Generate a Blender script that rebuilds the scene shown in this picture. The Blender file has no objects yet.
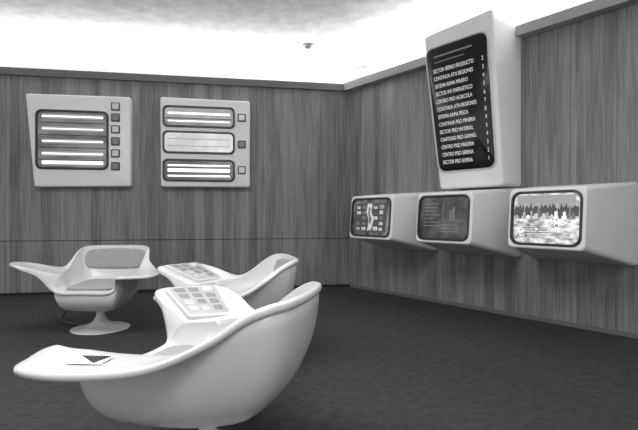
import bpy, math, random
from mathutils import Matrix, Vector
random.seed(4)
sc = bpy.context.scene
sc.view_settings.view_transform = 'Standard'
COL = sc.collection

# ------------------------------------------------------------ materials
def nm(name):
    m = bpy.data.materials.new(name); m.use_nodes = True
    nt = m.node_tree; b = nt.nodes['Principled BSDF']
    return m, nt, b
def plain(name, v, rough=0.5, metal=0.0, noise=0.0, nscale=30, bump=0.0, emit=0.0):
    m, nt, b = nm(name)
    c = (v, v, v, 1)
    b.inputs['Base Color'].default_value = c
    b.inputs['Roughness'].default_value = rough
    b.inputs['Metallic'].default_value = metal
    tc = nt.nodes.new('ShaderNodeTexCoord')
    n = nt.nodes.new('ShaderNodeTexNoise'); n.inputs['Scale'].default_value = nscale
    n.inputs['Detail'].default_value = 8
    nt.links.new(tc.outputs['Object'], n.inputs['Vector'])
    r = nt.nodes.new('ShaderNodeMapRange')
    r.inputs['From Min'].default_value = .3; r.inputs['From Max'].default_value = .7
    r.inputs['To Min'].default_value = v*(1-noise); r.inputs['To Max'].default_value = v*(1+noise)
    nt.links.new(n.outputs['Fac'], r.inputs['Value'])
    nt.links.new(r.outputs['Result'], b.inputs['Base Color'])
    if bump:
        bp = nt.nodes.new('ShaderNodeBump'); bp.inputs['Strength'].default_value = bump
        bp.inputs['Distance'].default_value = .01
        nt.links.new(n.outputs['Fac'], bp.inputs['Height']); nt.links.new(bp.outputs['Normal'], b.inputs['Normal'])
    if emit:
        b.inputs['Emission Color'].default_value = (1, 1, 1, 1); b.inputs['Emission Strength'].default_value = emit
    return m

def wood():
    m, nt, b = nm('wood_veneer')
    N = nt.nodes; L = nt.links
    tc = N.new('ShaderNodeTexCoord'); sp = N.new('ShaderNodeSeparateXYZ')
    L.new(tc.outputs['Object'], sp.inputs[0])
    def math_(op, a, bb=None):
        n = N.new('ShaderNodeMath'); n.operation = op
        for i, v in enumerate((a, bb)):
            if v is None: continue
            if isinstance(v, (int, float)): n.inputs[i].default_value = v
            else: L.new(v, n.inputs[i])
        return n.outputs[0]
    px = math_('DIVIDE', sp.outputs['X'], .13)
    pid = math_('FLOOR', px)
    wn = N.new('ShaderNodeTexWhiteNoise'); wn.noise_dimensions = '1D'; L.new(pid, wn.inputs['W'])
    cb = N.new('ShaderNodeCombineXYZ')
    L.new(math_('MULTIPLY', sp.outputs['X'], 42.0), cb.inputs[0])
    L.new(math_('ADD', math_('MULTIPLY', sp.outputs['Y'], 1.5), math_('MULTIPLY', wn.outputs['Value'], 37.0)), cb.inputs[1])
    g = N.new('ShaderNodeTexNoise'); g.inputs['Scale'].default_value = 1.0; g.inputs['Detail'].default_value = 7
    g.inputs['Distortion'].default_value = .5; L.new(cb.outputs[0], g.inputs['Vector'])
    cb2 = N.new('ShaderNodeCombineXYZ')
    L.new(math_('MULTIPLY', sp.outputs['X'], 8.0), cb2.inputs[0]); L.new(math_('MULTIPLY', sp.outputs['Y'], .8), cb2.inputs[1])
    g2 = N.new('ShaderNodeTexNoise'); g2.inputs['Scale'].default_value = 1.0; g2.inputs['Detail'].default_value = 3
    L.new(cb2.outputs[0], g2.inputs['Vector'])
    t = math_('ADD', math_('MULTIPLY', g.outputs['Fac'], .5), math_('MULTIPLY', g2.outputs['Fac'], .34))
    t = math_('ADD', t, math_('MULTIPLY', wn.outputs['Value'], .16))
    r = N.new('ShaderNodeValToRGB'); L.new(t, r.inputs[0])
    r.color_ramp.elements[0].position = .32; r.color_ramp.elements[0].color = (.095,.095,.095,1)
    r.color_ramp.elements[1].position = .69; r.color_ramp.elements[1].color = (.31,.31,.31,1)
    fr = math_('FRACT', math_('DIVIDE', math_('ADD', sp.outputs['X'], 20.08), 1.17))
    ln = math_('LESS_THAN', fr, .006)
    mx = N.new('ShaderNodeMix'); mx.data_type = 'RGBA'
    L.new(math_('MULTIPLY', ln, .6), mx.inputs[0]); L.new(r.outputs[0], mx.inputs[6]); mx.inputs[7].default_value = (.03,.03,.03,1)
    L.new(mx.outputs[2], b.inputs['Base Color'])
    b.inputs['Roughness'].default_value = .45
    return m

M_WOOD = wood()
M_WHITE = plain('white_fibreglass', .63, .25, noise=.02, nscale=3)
M_HOUS = plain('painted_housing', .82, .4, noise=.02, nscale=4)
M_DARK = plain('dark_gap', .02, .8)
M_BEZ = plain('bezel_metal', .6, .35, metal=.3)
M_BLK = plain('black_gloss', .012, .15)
M_BLKM = plain('black_plastic', .03, .4)
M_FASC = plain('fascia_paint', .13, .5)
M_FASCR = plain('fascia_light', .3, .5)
M_CONC = plain('concrete_ceiling', .58, .9, noise=.14, nscale=7, bump=.8)
M_OUT = plain('white_plaster', .85, .9)
M_CARPET = plain('carpet', .030, .95, noise=.3, nscale=16, bump=.5)
M_UPH = plain('upholstery', .33, .9, noise=.15, nscale=90, bump=.4)
M_GREY = plain('button_grey', .24, .4)
M_PAN = plain('console_plate', .42, .35)
M_TXT = plain('text_glow', .6, .5, emit=.35)
M_LIT = plain('lit_strip', .8, .5, emit=1.1)
M_LIT2 = plain('lit_strip_soft', .25, .5, emit=.18)
M_STEEL = plain('steel', .5, .25, metal=.9)
M_PAPER = plain('paper', .85, .7)

def screen_mat(name, lo, hi, sc_, strength, p0=.4, p1=.62, sy=1.0, det=5):
    m, nt, b = nm(name); N = nt.nodes; L = nt.links
    tc = N.new('ShaderNodeTexCoord'); mp = N.new('ShaderNodeMapping'); mp.inputs['Scale'].default_value = (1, sy, 1)
    n = N.new('ShaderNodeTexNoise'); n.inputs['Scale'].default_value = sc_; n.inputs['Detail'].default_value = det
    n.inputs['Roughness'].default_value=.6
    L.new(tc.outputs['Object'], mp.inputs[0]); L.new(mp.outputs[0], n.inputs['Vector'])
    r = N.new('ShaderNodeValToRGB'); L.new(n.outputs['Fac'], r.inputs[0])
    r.color_ramp.elements[0].position = p0; r.color_ramp.elements[0].color = (lo,lo,lo,1)
    r.color_ramp.elements[1].position = p1; r.color_ramp.elements[1].color = (hi,hi,hi,1)
    b.inputs['Base Color'].default_value = (.02,.02,.02,1); b.inputs['Roughness'].default_value = .15
    b.inputs['Emission Strength'].default_value = strength
    L.new(r.outputs[0], b.inputs['Emission Color'])
    return m
def phosphor(name,v):
    m,nt,b=nm(name)
    n=nt.nodes.new('ShaderNodeTexNoise'); n.inputs['Scale'].default_value=60
    r=nt.nodes.new('ShaderNodeMapRange'); r.inputs['To Min'].default_value=v*.75; r.inputs['To Max'].default_value=v*1.25
    nt.links.new(n.outputs['Fac'],r.inputs['Value']); nt.links.new(r.outputs[0],b.inputs['Emission Color'])
    b.inputs['Emission Strength'].default_value=1
    b.inputs['Base Color'].default_value=(.02,.02,.02,1); b.inputs['Roughness'].default_value=.2
    return m
PH={v:phosphor('phosphor_%d'%int(v*100),v) for v in (.02,.06,.15,.35,.6,.95)}

# ------------------------------------------------------------ helpers
def mkobj(name, verts, faces, mat=None, M=None, parent=None, smooth=False):
    me = bpy.data.meshes.new(name); me.from_pydata([tuple(v) for v in verts], [], faces); me.update()
    import bmesh
    bm = bmesh.new(); bm.from_mesh(me); bmesh.ops.recalc_face_normals(bm, faces=bm.faces); bm.to_mesh(me); bm.free()
    if mat: me.materials.append(mat)
    if smooth:
        for p in me.polygons: p.use_smooth = True
    o = bpy.data.objects.new(name, me); COL.objects.link(o)
    if parent: o.parent = parent
    if M is not None:
        if parent: o.matrix_local = M
        else: o.matrix_world = M
    return o
def empty(name, M):
    e = bpy.data.objects.new(name, None); e.empty_display_size = .1; COL.objects.link(e); e.matrix_world = M; return e
def boxdata(x0,x1,y0,y1,z0,z1, off=0):
    v = [(x,y,z) for x in (x0,x1) for y in (y0,y1) for z in (z0,z1)]
    f = [(0,1,3,2),(4,6,7,5),(0,4,5,1),(2,3,7,6),(0,2,6,4),(1,5,7,3)]
    return v, [tuple(i+off for i in q) for q in f]
def boxes(name, lst, mat, M=None, parent=None, bevel=0):
    V=[];F=[]
    for b in lst:
        v,f = boxdata(*b, off=len(V)); V+=v; F+=f
    return mkobj(name, V, F, mat, M, parent)
def rrect(x0,x1,y0,y1,r,n=6):
    pts=[]
    for cx,cy,a0 in ((x1-r,y1-r,0),(x0+r,y1-r,90),(x0+r,y0+r,180),(x1-r,y0+r,270)):
        for i in range(n+1):
            a = math.radians(a0+90*i/n); pts.append((cx+r*math.cos(a), cy+r*math.sin(a)))
    return pts
def quadr(p, r, n=6):
    out=[]
    for k in range(4):
        P=Vector(p[k]); A=(Vector(p[k-1])-P).normalized(); B=(Vector(p[(k+1)%4])-P).normalized()
        a=P+A*r; b=P+B*r
        for i in range(n+1):
            t=i/n; q=(1-t)**2*a+2*t*(1-t)*P+t*t*b; out.append(tuple(q))
    return out
def loft(name, loops, mat, M=None, parent=None, cap0=True, cap1=True, smooth_ang=35):
    n=len(loops[0]); V=[p for l in loops for p in l]; F=[]
    for k in range(len(loops)-1):
        for i in range(n):
            j=(i+1)%n; F.append((k*n+i,k*n+j,(k+1)*n+j,(k+1)*n+i))
    if cap0: F.append(tuple(range(n)))
    if cap1: F.append(tuple((len(loops)-1)*n+i for i in range(n)))
    o = mkobj(name,V,F,mat,M,parent,smooth=True)
    try: o.data.set_sharp_from_angle(angle=math.radians(smooth_ang))
    except Exception: pass
    return o
def slab(name, x0,x1,y0,y1,z0,z1,r,mat,M=None,parent=None,bev=.004):
    L=[]
    for ins,z in ((0,z0),(0,z1-bev),(bev,z1)):
        L.append([(a,b,z) for a,b in rrect(x0+ins,x1-ins,y0+ins,y1-ins,max(r-ins,.001))])
    return loft(name,L,mat,M,parent)
def ring(name, x0,x1,y0,y1,z0,z1,r,w,mat,M=None,parent=None):
    prof=((0,z0),(0,z1-.004),(.005,z1),(w-.004,z1),(w,z1-.006),(w,z0))
    L=[[(a,b,z) for a,b in rrect(x0+i,x1-i,y0+i,y1-i,max(r-i*.6,.002))] for i,z in prof]
    return loft(name,L,mat,M,parent,cap0=False,cap1=False)

# ------------------------------------------------------------ room frames (x right, y up, z out of the wall)
C = Vector((.482,7.39,0))
def frame(xd):
    xd=Vector((xd[0],xd[1],0)).normalized(); y=Vector((0,0,1)); z=xd.cross(y)
    return Matrix(((xd.x,y.x,z.x,C.x),(xd.y,y.y,z.y,C.y),(xd.z,y.z,z.z,C.z),(0,0,0,1)))
ML = frame((.984,.1785))
MR = frame((.614,-.789))
T = Matrix.Translation
SL, SR = 7.2, 7.0
ZW = 3.04
def wall(name, x0,x1,M):
    return boxes(name, [(x0,x1,.765,ZW,-.10,0),(x0,x1,.045,.755,-.10,-.004)], M_WOOD, M)
wall('wall_left', -SL, .0, ML)
wall('wall_right', .0, SR, MR)
boxes('trim_1', [(-SL,0,.0,.045,-.10,-.03),(-SL,0,.755,.765,-.10,-.02)], M_DARK, ML)
boxes('trim_2', [(0,SR,.755,.765,-.10,-.02)], M_DARK, MR)
boxes('baseboard_right', [(.0,SR,.0,.045,-.09,.006)], M_FASC, MR)
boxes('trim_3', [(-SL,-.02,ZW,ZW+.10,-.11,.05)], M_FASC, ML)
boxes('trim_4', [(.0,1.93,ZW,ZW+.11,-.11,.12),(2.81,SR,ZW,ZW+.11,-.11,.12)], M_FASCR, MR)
ZC=3.62
boxes('wall_back_left', [(-SL-.6,.45,0,ZC,-.75,-.65)], M_OUT, ML)
boxes('wall_back_right', [(-.45,SR+.6,0,ZC,-.75,-.65)], M_OUT, MR)
mkobj('floor', *boxdata(-8.5,6.5,-3.5,9.6,-.1,0), M_CARPET)
mkobj('ceiling', *boxdata(-8.5,6.5,-3.5,9.6,ZC,ZC+.1), M_CONC)

# ------------------------------------------------------------ left display panels
def housing(name, tr,tl,bl,br, dfun, M, r=.05, back=None, edge=.025):
    back = back or (tr,tl,bl,br)
    ctr = [sum(p[i] for p in (tr,tl,bl,br))/4 for i in (0,1)]
    G = M @ T((ctr[0],ctr[1],0))
    e = empty(name,G)
    def rel(P): return [(p[0]-ctr[0],p[1]-ctr[1]) for p in P]
    fq=rel((tr,tl,bl,br)); bq=rel(back)
    def ins(q,d):
        s=((-1,-1),(1,-1),(1,1),(-1,1)); return [(p[0]+a*d,p[1]+b*d) for p,(a,b) in zip(q,s)]
    L=[[(x,y,0.001) for x,y in quadr(bq,r)]]
    for i,dd in ((0,-edge),(edge*.12,-edge*.55),(edge*.4,-edge*.18),(edge,0)):
        L.append([(x,y,dfun(y+ctr[1])+dd) for x,y in quadr(ins(fq,i),r)])
    loft('housing',L,M_HOUS,None,e,smooth_ang=50)
    return e, ctr
def btn(e,cx,cy,s,z,parent_m=None,k=0):
    slab('button_frame',cx-s/2,cx+s/2,cy-s/2,cy+s/2,z-.01,z+.012,.012,M_BLKM,parent_m,e)
    slab('button_cap',cx-s*.36,cx+s*.36,cy-s*.36,cy+s*.36,z+.01,z+.02,.008,M_GREY if k%2 else M_BEZ,parent_m,e)

D=.15
e,c = housing('wall_display_panel',(-3.205,2.78),(-4.56,2.77),(-4.45,1.50),(-3.205,1.52),lambda y:D,ML,r=.035)
def P(x0,x1,y0,y1): return x0-c[0],x1-c[0],y0-c[1],y1-c[1]
x0,x1,y0,y1=P(-4.41,-3.515,1.765,2.54)
ring('screen_bezel',x0-.02,x1+.02,y0-.02,y1+.02,D-.01,D+.02,.08,.03,M_BLKM,None,e)
M_SCRL = screen_mat('panel_glass_lit',.09,.22,1.5,1.0,sy=3)
slab('screen',x0,x1,y0,y1,D-.005,D+.006,.07,M_SCRL,None,e)
for i,(y,h) in enumerate(((2.47,.026),(2.30,.020),(2.13,.020),(1.96,.024),(1.84,.045))):
    y-=c[1]; slab('light_strip',x0+.06,x1-.05,y-h/2,y+h/2,D,D+.012,.008,M_LIT,None,e)
    slab('light_strip_dim',x0+.06,x1-.05,y-h/2-.022,y+h/2+.022,D,D+.009,.01,M_LIT2,None,e)
    if i<4: slab('divider',x0+.02,x1-.02,y-.09,y-.08,D,D+.014,.004,M_BLKM,None,e)
for k,y in enumerate((2.634,2.48,2.315,2.148,1.98,1.80)): btn(e,-3.405-c[0],y-c[1],.115,D,k=k)

e,c = housing('wall_display_panel',(-1.545,2.79),(-2.81,2.80),(-2.80,1.52),(-1.545,1.525),lambda y:D,ML,r=.035)
for i,(yb,yt) in enumerate(((2.385,2.673),(2.01,2.313),(1.61,1.91))):
    x0,x1,y0,y1=P(-2.765,-1.775,yb,yt)
    ring('screen_bezel',x0-.01,x1+.01,y0-.01,y1+.01,D-.01,D+.022,.07,.028,M_BLKM,None,e)
    slab('screen',x0,x1,y0,y1,D-.005,D+.006,.06,(M_SCRL,screen_mat('panel_white',.55,.85,2,1.0),M_SCRL)[i],None,e)
    rows = ((.08,.02),(.19,.03)) if i==0 else (((.1,.012),(.2,.012)) if i==1 else ((.07,.025),(.15,.05),(.22,.025)))
    for h0,hh in rows:
        slab('light_strip',x0+.06,x1-.06,y0+h0-hh/2,y0+h0+hh/2,D,D+.012,.005,M_LIT if i!=1 else M_BEZ,None,e)
    if i!=1:
        slab('divider',x0+.03,x1-.03,y0+.115,y0+.125 if i==0 else y0+.118,D,D+.014,.002,M_BLKM,None,e)
for k,y in enumerate((2.54,2.15,1.775)): btn(e,-1.665-c[0],y-c[1],.115,D,k=k)

# ------------------------------------------------------------ message board (right wall)
yb,yt,db,dt = 1.425,3.20,.355,.56
df=lambda y: db+(dt-db)*(y-yb)/(yt-yb)
e,c = housing('message_board_display',(2.80,yt+.03),(1.91,yt),(1.985,yb),(2.80,yb),df,MR,r=.04,
              back=((2.80,3.30),(1.95,3.27),(1.99,yb),(2.80,yb)),edge=.035)
sl = math.atan2(dt-db,yt-yb)
S = T((0,yb-c[1],db)) @ Matrix.Rotation(sl,4,'X')
x0,x1=1.985-c[0],2.735-c[0]; y0,y1=.20,1.61
def skew_loop(ins,z,r):
    q=[(x1-ins,y1-ins),(x0-.045+ins,y1-ins),(x0+.025+ins,y0+ins),(x1-ins,y0+ins)]
    return [(a,b,z) for a,b in quadr(q,r)]
loft('screen_glass',[skew_loop(0,-.01,.1),skew_loop(0,.004,.1),skew_loop(.004,.006,.1)],M_BLK,S,e)
loft('screen_bezel',[skew_loop(-.016,-.012,.12),skew_loop(-.016,.012,.12),skew_loop(-.011,.016,.12),skew_loop(-.002,.016,.11),skew_loop(.004,.008,.1)],M_BEZ,S,e,cap0=False,cap1=False)
rowsT=["SECTOR FIERRO PRODUCTO","CONTINUA ATN REGIONES","SISTEMA RAMA MINERO","SECTOR INV ENERGETICO","CENTRO PISO AGRICOLA","CONTINUA ATN REGIONES","SISTEMA RAMA PESCA","CONTINUA PISO MINERIA","SECTOR PISO MATERIAL","CANTIDAD PISO GRANEL","CENTRO PISO MADERA","CENTRO PISO SERENA","SECTOR PISO SEVERA"]
for i,t in enumerate(rowsT):
    for txt,xx,al in ((t,x0+.04+.004*i,'LEFT'),(str((2,3,4,5,6,7,8,9,5,4,3,2,1)[i]),x1-.06,'RIGHT')):
        cu=bpy.data.curves.new('text_row','FONT'); cu.body=txt; cu.size=.062; cu.align_x=al; cu.extrude=.001
        cu.materials.append(M_TXT); o=bpy.data.objects.new('text_row',cu); COL.objects.link(o); o.parent=e
        o.matrix_local = S @ T((xx,1.33-i*.087,.009)) @ Matrix.Scale(.66 if al=='LEFT' else .7,4,(1,0,0))
for i,(w,h) in enumerate(((.5,.05),(.4,.03))):
    slab('header_line',x0+.06,x0+.06+w,1.50-i*.06,1.50-i*.06+h*.4,.006,.008,.004,M_GREY,S,e,bev=.001)

# ------------------------------------------------------------ wall monitors
def monitor(fx0,fx1,bx0,bx1,kind):
    fy0,fy1,by0,by1=.815,1.365,.66,1.418
    c=((bx0+bx1)/2,(by0+by1)/2)
    e=empty('wall_monitor',MR@T((c[0],c[1],0)))
    d=lambda y:.775-.045*(y-fy0)/(fy1-fy0)
    L=[]
    def lp(x0,x1,y0,y1,r,z=None,dz=0):
        return [(x-c[0],y-c[1],(z if z is not None else d(y)+dz)) for x,y in rrect(x0,x1,y0,y1,r,6)]
    L.append(lp(bx0,bx1,by0,by1,.03,z=.001)); L.append(lp(bx0,bx1,by0,by1,.03,z=.05))
    L.append(lp(fx0,fx1,fy0,fy1,.05,dz=-.03))
    L.append(lp(fx0+.004,fx1-.004,fy0+.004,fy1-.004,.05,dz=-.01)); L.append(lp(fx0+.015,fx1-.015,fy0+.015,fy1-.015,.05,dz=0))
    L.append(lp(fx0+.035,fx1-.035,fy0+.035,fy1-.035,.06,dz=0)); L.append(lp(fx0+.05,fx1-.05,fy0+.05,fy1-.05,.06,dz=-.02))
    loft('housing',L,M_HOUS,None,e,smooth_ang=30)
    w,h=fx1-fx0,fy1-fy0
    S=T(((fx0+fx1)/2-c[0],(fy0+fy1)/2-c[1],d((fy0+fy1)/2)-.022)) @ Matrix.Rotation(-math.atan2(.045,h),4,'X')
    a,b=w/2-.042,h/2-.042
    ring('screen_bezel',-a-.012,a+.012,-b-.012,b+.012,0,.034,.085,.022,M_BLKM,S,e)
    mats={1:screen_mat('tube_a',.03,.22,5,.9,.40,.64),2:screen_mat('tube_b',.02,.12,4,.9,.4,.7),
          3:screen_mat('tube_c',.25,.95,11,1.0,.38,.60,sy=2.4,det=7)}
    L=[]
    for k in range(7):
        t=k/6; f=1-t*.97
        L.append([(x*f,y*f,.006+.018*(1-f*f)) for x,y in rrect(-a,a,-b,b,.075,6)])
    loft('picture_tube',L,mats[kind],S,e,smooth_ang=80)
    R=random.Random(kind+7)
    cnt=[0]
    def flat(pts,v,nm_='picture_area'):
        cnt[0]+=1; z=.0246+cnt[0]*.00005
        n=len(pts); V=[(x*a,y*b,z) for x,y in pts]+[(x*a,y*b,.012) for x,y in pts]
        F=[tuple(range(n))]+[(i,(i+1)%n,n+(i+1)%n,n+i) for i in range(n)]
        mkobj(nm_,V,F,PH[v],S,e)
    def rc(x,y,ww,hh,v): flat([(x,y),(x+ww,y),(x+ww,y+hh),(x,y+hh)],v)
    if kind==1:
        rc(-.82,-.8,1.6,1.55,.06)
        for i in range(5):
            for j in range(5):
                x=-.72+i*.3; y=-.7+j*.29
                v=R.choice((.15,.35,.6,.6,.06)); rc(x,y,R.uniform(.16,.25),R.uniform(.12,.2),v)
                if v>.2: rc(x+.03,y+.05,R.uniform(.08,.14),.03,.02)
        flat([(-.15,.75),(.1,.7),(.05,.3),(.2,-.1),(.1,-.6),(-.1,-.75),(-.05,-.2),(-.2,.3)],.6,'map_outline')
        flat([(-.09,.55),(.02,.5),(-.02,.2),(.1,-.1),(.05,-.4),(-.02,-.3),(-.1,.2)],.15,'map_outline')
    if kind==2:
        for i in range(7):
            rc(-.75,.62-i*.17,R.uniform(.4,.7),.035,.15)
        for i in range(6): rc(.05+i*.115,-.1,.07,R.uniform(.1,.6),R.choice((.06,.15)))
        rc(.0,-.13,.76,.02,.15); rc(.0,-.13,.02,.8,.15)
        for i in range(3): rc(-.1,-.35-i*.15,R.uniform(.5,.8),.03,.15)
    if kind==3:
        n=40; top=[(-.93+1.86*i/n, .32+.3*abs(math.sin(i*1.3))*R.uniform(.3,1)) for i in range(n+1)]
        rc(-.84,.15,1.68,.73,.35)
        flat([(-.93,.08)]+[(.93,.08)]+top[::-1],.06,'tree_line')
        for i in range(15):
            x=-.9+i*.118; hh=R.uniform(.05,.28); wd=R.uniform(.06,.13)
            flat([(x,-.02),(x+wd,-.02),(x+wd,hh),(x+wd/2,hh+.05),(x,hh)],R.choice((.35,.6,.95,.15,.06)),'hall')
        for x in (-.62,-.2,.35,.7): rc(x,.1,.012,.5,.6)
        for i in range(8):
            y=-.12-i*.09; s=.5+i*.05
            rc(-s*R.uniform(.5,1.2),y,s*R.uniform(.5,1.2),.018+.003*i,R.choice((.15,.35,.06)))
        for i in range(34):
            x=R.uniform(-.85,.8); y=R.uniform(-.8,.0); rc(x,y,R.uniform(.02,.08),R.uniform(.02,.08),R.choice((.06,.15,.35,.95)))
monitor(.845,1.61,.72,1.68,1)
monitor(1.97,2.70,1.84,2.80,2)
monitor(3.09,3.79,2.96,3.92,3)

# ------------------------------------------------------------ chairs
CT=[((.39,0,.43),(.41,0,.425)),((.41,-.20,.43),(.43,-.20,.425)),((.42,-.27,.46),(.44,-.285,.46)),
((.42,-.305,.54),(.50,-.32,.565)),((.37,-.325,.565),(.54,-.36,.575)),((.28,-.33,.565),(.50,-.49,.575)),
((.20,-.335,.565),(.435,-.61,.575)),((.08,-.34,.57),(.22,-.625,.575)),((-.06,-.345,.585),(-.02,-.53,.585)),
((-.2,-.35,.665),(-.2,-.41,.655)),((-.32,-.345,.745),(-.33,-.370,.74)),((-.40,-.32,.78),(-.415,-.338,.775)),
((-.455,-.23,.79),(-.475,-.24,.785)),((-.475,0,.79),(-.495,0,.785)),((-.455,.23,.79),(-.475,.24,.785)),
((-.40,.32,.78),(-.415,.338,.775)),((-.32,.345,.74),(-.33,.370,.735)),((-.2,.35,.65),(-.2,.39,.64)),
((-.08,.345,.585),(-.08,.42,.60)),((.02,.335,.575),(.10,.58,.66)),((.10,.31,.565),(.25,.67,.69)),
((.17,.28,.56),(.43,.62,.69)),((.24,.265,.555),(.57,.48,.68)),((.30,.27,.53),(.46,.37,.60)),
((.35,.265,.46),(.38,.285,.46)),((.365,.20,.43),(.39,.20,.425))]
NC=len(CT)
def spl(u,k):
    i=int(math.floor(u)); t=u-i
    p=[Vector(CT[(i+j)%NC][k]) for j in (-1,0,1,2)]
    return .5*((2*p[1])+(-p[0]+p[2])*t+(2*p[0]-5*p[1]+4*p[2]-p[3])*t*t+(-p[0]+3*p[1]-3*p[2]+p[3])*t**3)
SEAT=.425
def inner(u,t):
    I=spl(u,0); f=.78+.22*math.sin(t*math.pi/2)**.8
    return Vector((I.x*f,I.y*f,SEAT+(I.z-SEAT)*(t**1.15)))
def flange(u,l):
    I=spl(u,0);O=spl(u,1); return I.lerp(O,l)
def W(v): return (v.x,-v.y,v.z)
def chair(px,py,ang,console=True):
    e=empty('swivel_armchair',T((px,py,0))@Matrix.Rotation(ang,4,'Z'))
    K=6; n=NC*K; rings=[]
    us=[i/K for i in range(n)]
    rings.append([Vector((spl(u,0).x*.3,spl(u,0).y*.3,SEAT-.01)) for u in us])
    rings.append([Vector((spl(u,0).x*.6,spl(u,0).y*.6,SEAT-.008)) for u in us])
    for t in (0,.12,.28,.46,.64,.82,.95,1): rings.append([inner(u,t)+Vector((0,0,-.008 if t==1 else -.0)) for u in us])
    th=.03
    for l in (.0,.03): rings.append([flange(u,l)+Vector((0,0,.002*(l>0))) for u in us])
    for l in (.2,.4,.6,.8,.95): rings.append([flange(u,l)+Vector((0,0,.003)) for u in us])
    def outp(u,dz,sh=0):
        I=spl(u,0);O=spl(u,1); d=(O-I); d.z=0
        if d.length>1e-6:d.normalize()
        return O+d*sh+Vector((0,0,dz))
    rings.append([outp(u,-.002,.003) for u in us]); rings.append([outp(u,-.013,.007) for u in us]); rings.append([outp(u,-.025,.003) for u in us])
    for l in (.85,.5,.2): rings.append([flange(u,l)+Vector((0,0,-th)) for u in us])
    zb=.215
    def U(u):
        I=spl(u,0); return Vector((I.x*1.03,I.y*1.03,I.z-th-.004))
    for k in range(0,15):
        ph=math.pi/2*(1-k/14); row=[]
        for u in us:
            q=U(u); d=Vector((q.x,q.y,0)).normalized()*.07
            bk=min(1,max(0,.25-q.x)/.6); p=.46+.40*bk
            s=math.sin(ph)**p if ph>1e-6 else 0
            row.append(Vector((d.x+(q.x-d.x)*s,d.y+(q.y-d.y)*s,zb+(q.z-zb)*(1-math.cos(ph)))))
        rings.append(row)
    loft('shell',[[W(v) for v in r] for r in rings],M_WHITE,None,e,smooth_ang=80)
    def pad(name,u0,u1,t0,t1,th,mat,nn=22):
        V=[];F=[]
        for s in (0,1):
            for i in range(nn+1):
                for j in range(nn+1):
                    a=-1+2*i/nn; b=-1+2*j/nn
                    A=a*math.sqrt(1-.36*b*b) ; B=b*math.sqrt(1-.36*a*a)
                    u=(u0+u1)/2+A*(u1-u0)/2; t=(t0+t1)/2+B*(t1-t0)/2
                    p=inner(u,t); hh=(max(0,1-max(abs(a),abs(b))**6))**.5*th if s else -.004
                    nrm=Vector((-p.x,-p.y,.25)).normalized()
                    V.append(W(p+nrm*hh))
        m=(nn+1)**2
        for s in (0,1):
            for i in range(nn):
                for j in range(nn):
                    q=s*m+i*(nn+1)+j; F.append((q,q+1,q+nn+2,q+nn+1))
        mkobj(name,V,F,mat,None,e,smooth=True)
    pad('back_cushion',10.9,15.1,.36,.93,.03,M_UPH)
    L=[]
    for ins,z in ((.03,.415),(.0,.43),(.0,.445),(.012,.456),(.035,.460)):
        L.append([(a,b,z) for a,b in rrect(-.27+ins,.30-ins,-.215+ins,.215-ins,.08)])
    loft('seat_cushion',L,M_UPH,None,e)
    if console:
        A,B,Cc,Dd=Vector((.52,.475,.700)),Vector((.25,.62,.705)),Vector((.04,.37,.592)),Vector((.245,.27,.588))
        def bl(s,t):
            return A.lerp(B,s).lerp(Dd.lerp(Cc,s),t)
        L=[]
        for ins,dz in ((0,-.035),(0,-.003),(.02,0)):
            q=[bl(1-ins,ins),bl(ins,ins),bl(ins,1-ins),bl(1-ins,1-ins)]
            L.append([W(Vector(v)+Vector((0,0,dz))) for v in quadr(q,.025)])
        loft('console_box',L,M_WHITE,None,e)
        L=[]
        for ins,dz in ((.06,-.003),(.06,.002),(.065,.003)):
            q=[bl(1-ins,ins),bl(ins,ins),bl(ins,1-ins),bl(1-ins,1-ins)]
            L.append([W(Vector(v)+Vector((0,0,dz))) for v in quadr(q,.015)])
        loft('console_plate',L,M_PAN,None,e)
        k=0
        for i in range(3):
            for j in range(4):
                s0=.14+i*.26; t0=.10+j*.21; s1=s0+.18; t1=t0+.13; k+=1
                mm=(M_GREY,M_BEZ,M_GREY,M_WHITE,M_GREY)[(k*7)%5]
                L=[]
                for ins,dz in ((0,.001),(0,.006),(.012,.008)):
                    q=[bl(s1-ins,t0+ins),bl(s0+ins,t0+ins),bl(s0+ins,t1-ins),bl(s1-ins,t1-ins)]
                    L.append([W(Vector(v)+Vector((0,0,dz))) for v in quadr(q,.008,3)])
                loft('button',L,mm,None,e)
    prof=[(.002,0),(.265,0),(.272,.006),(.27,.012),(.23,.018),(.16,.03),(.11,.05),(.07,.08),(.046,.12),(.038,.155),(.042,.185),(.06,.204),(.09,.219),(.002,.219)]
    nL=48
    L=[[(r*math.cos(2*math.pi*i/nL),r*math.sin(2*math.pi*i/nL),z) for i in range(nL)] for r,z in prof]
    loft('pedestal',L,M_WHITE,None,e,smooth_ang=50)
    return e
def ang(fx,fy): return math.atan2(fy,fx)
c1=chair(-.51,2.18,ang(-.97,.235))
c2=chair(-.68,3.68,ang(-.96,-.26))
c3=chair(-2.15,4.68,ang(.06,-.998),console=False)
# ashtray recess with a folded leaflet on the left arm of the front chair
G=T((.22,.475,.579))@Matrix.Rotation(.15,4,'Z')
slab('leaflet',-.05,.085,-.05,.05,0,.003,.004,M_PAPER,G,c1,bev=.001)
V=[(.08,-.045,.0035),(-.045,-.045,.0035),(-.02,.045,.0035),(.08,-.045,.001),(-.045,-.045,.001),(-.02,.045,.001)]
mkobj('leaflet_print',V,[(0,1,2),(3,4,5),(0,1,4,3),(1,2,5,4),(2,0,3,5)],M_BLK,G,c1)

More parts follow.
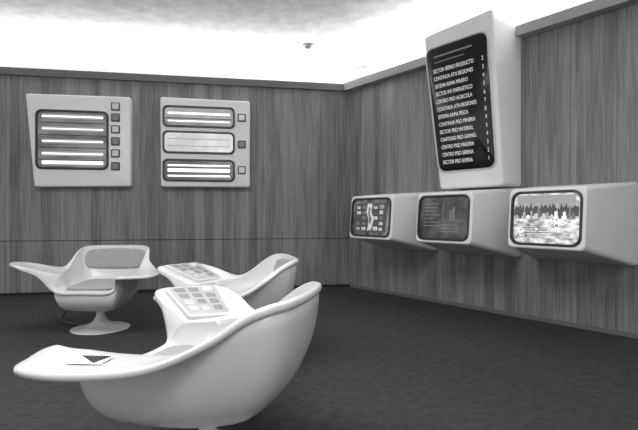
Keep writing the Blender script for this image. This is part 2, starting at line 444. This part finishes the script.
cu=bpy.data.curves.new('power_cable','CURVE');cu.dimensions='3D';cu.bevel_depth=.011;cu.bevel_resolution=3
s=cu.splines.new('NURBS');pts=[(-3.1,5.75,.011),(-2.95,5.6,.011),(-2.85,5.2,.011),(-2.7,4.95,.011),(-2.5,4.8,.012),(-2.3,4.76,.012)]
s.points.add(len(pts)-1)
for p,q in zip(s.points,pts): p.co=(*q,1)
s.use_endpoint_u=True
cu.materials.append(M_BLKM);o=bpy.data.objects.new('power_cable',cu);COL.objects.link(o)

prof=[(.001,0),(.085,0),(.085,-.02),(.06,-.03),(.055,-.05),(.04,-.062),(.001,-.065)]
L=[[(r*math.cos(2*math.pi*i/32),r*math.sin(2*math.pi*i/32),z) for i in range(32)] for r,z in prof]
loft('smoke_detector',L,M_FASCR,T((-.16,7.0,ZC)),None,smooth_ang=40)

# ------------------------------------------------------------ lights
def area(name,M,sx,sy,en):
    l=bpy.data.lights.new(name,'AREA');l.shape='RECTANGLE';l.size=sx;l.size_y=sy;l.energy=en
    o=bpy.data.objects.new(name,l);COL.objects.link(o);o.matrix_world=M;return o
def upm(M,x,y,z,tilt): return M@T((x,y,z))@Matrix.Rotation(math.radians(90+tilt),4,'X')
area('cove_light',upm(ML,-3.5,3.15,-.3,38),7.0,.08,130)
area('cove_light',upm(MR,3.4,3.15,-.3,38),6.8,.08,130)
area('fill_light',T((-1.5,2.2,3.58)),2.6,1.6,145)  # unseen fill added under the ceiling to brighten the room, not a fixture
area('fill_light',T((.6,-1.2,3.58)),2.6,1.6,125)  # second added fill, out of view behind the camera
w=bpy.data.worlds.new('w');sc.world=w;w.use_nodes=True
w.node_tree.nodes['Background'].inputs[0].default_value=(1,1,1,1)
w.node_tree.nodes['Background'].inputs[1].default_value=.9

cam=bpy.data.cameras.new('cam');cam.lens=475/638*36;cam.sensor_width=36
co=bpy.data.objects.new('camera',cam);COL.objects.link(co);co.location=(0,0,1.12);co.rotation_euler=(math.radians(90),0,0)
sc.camera=co
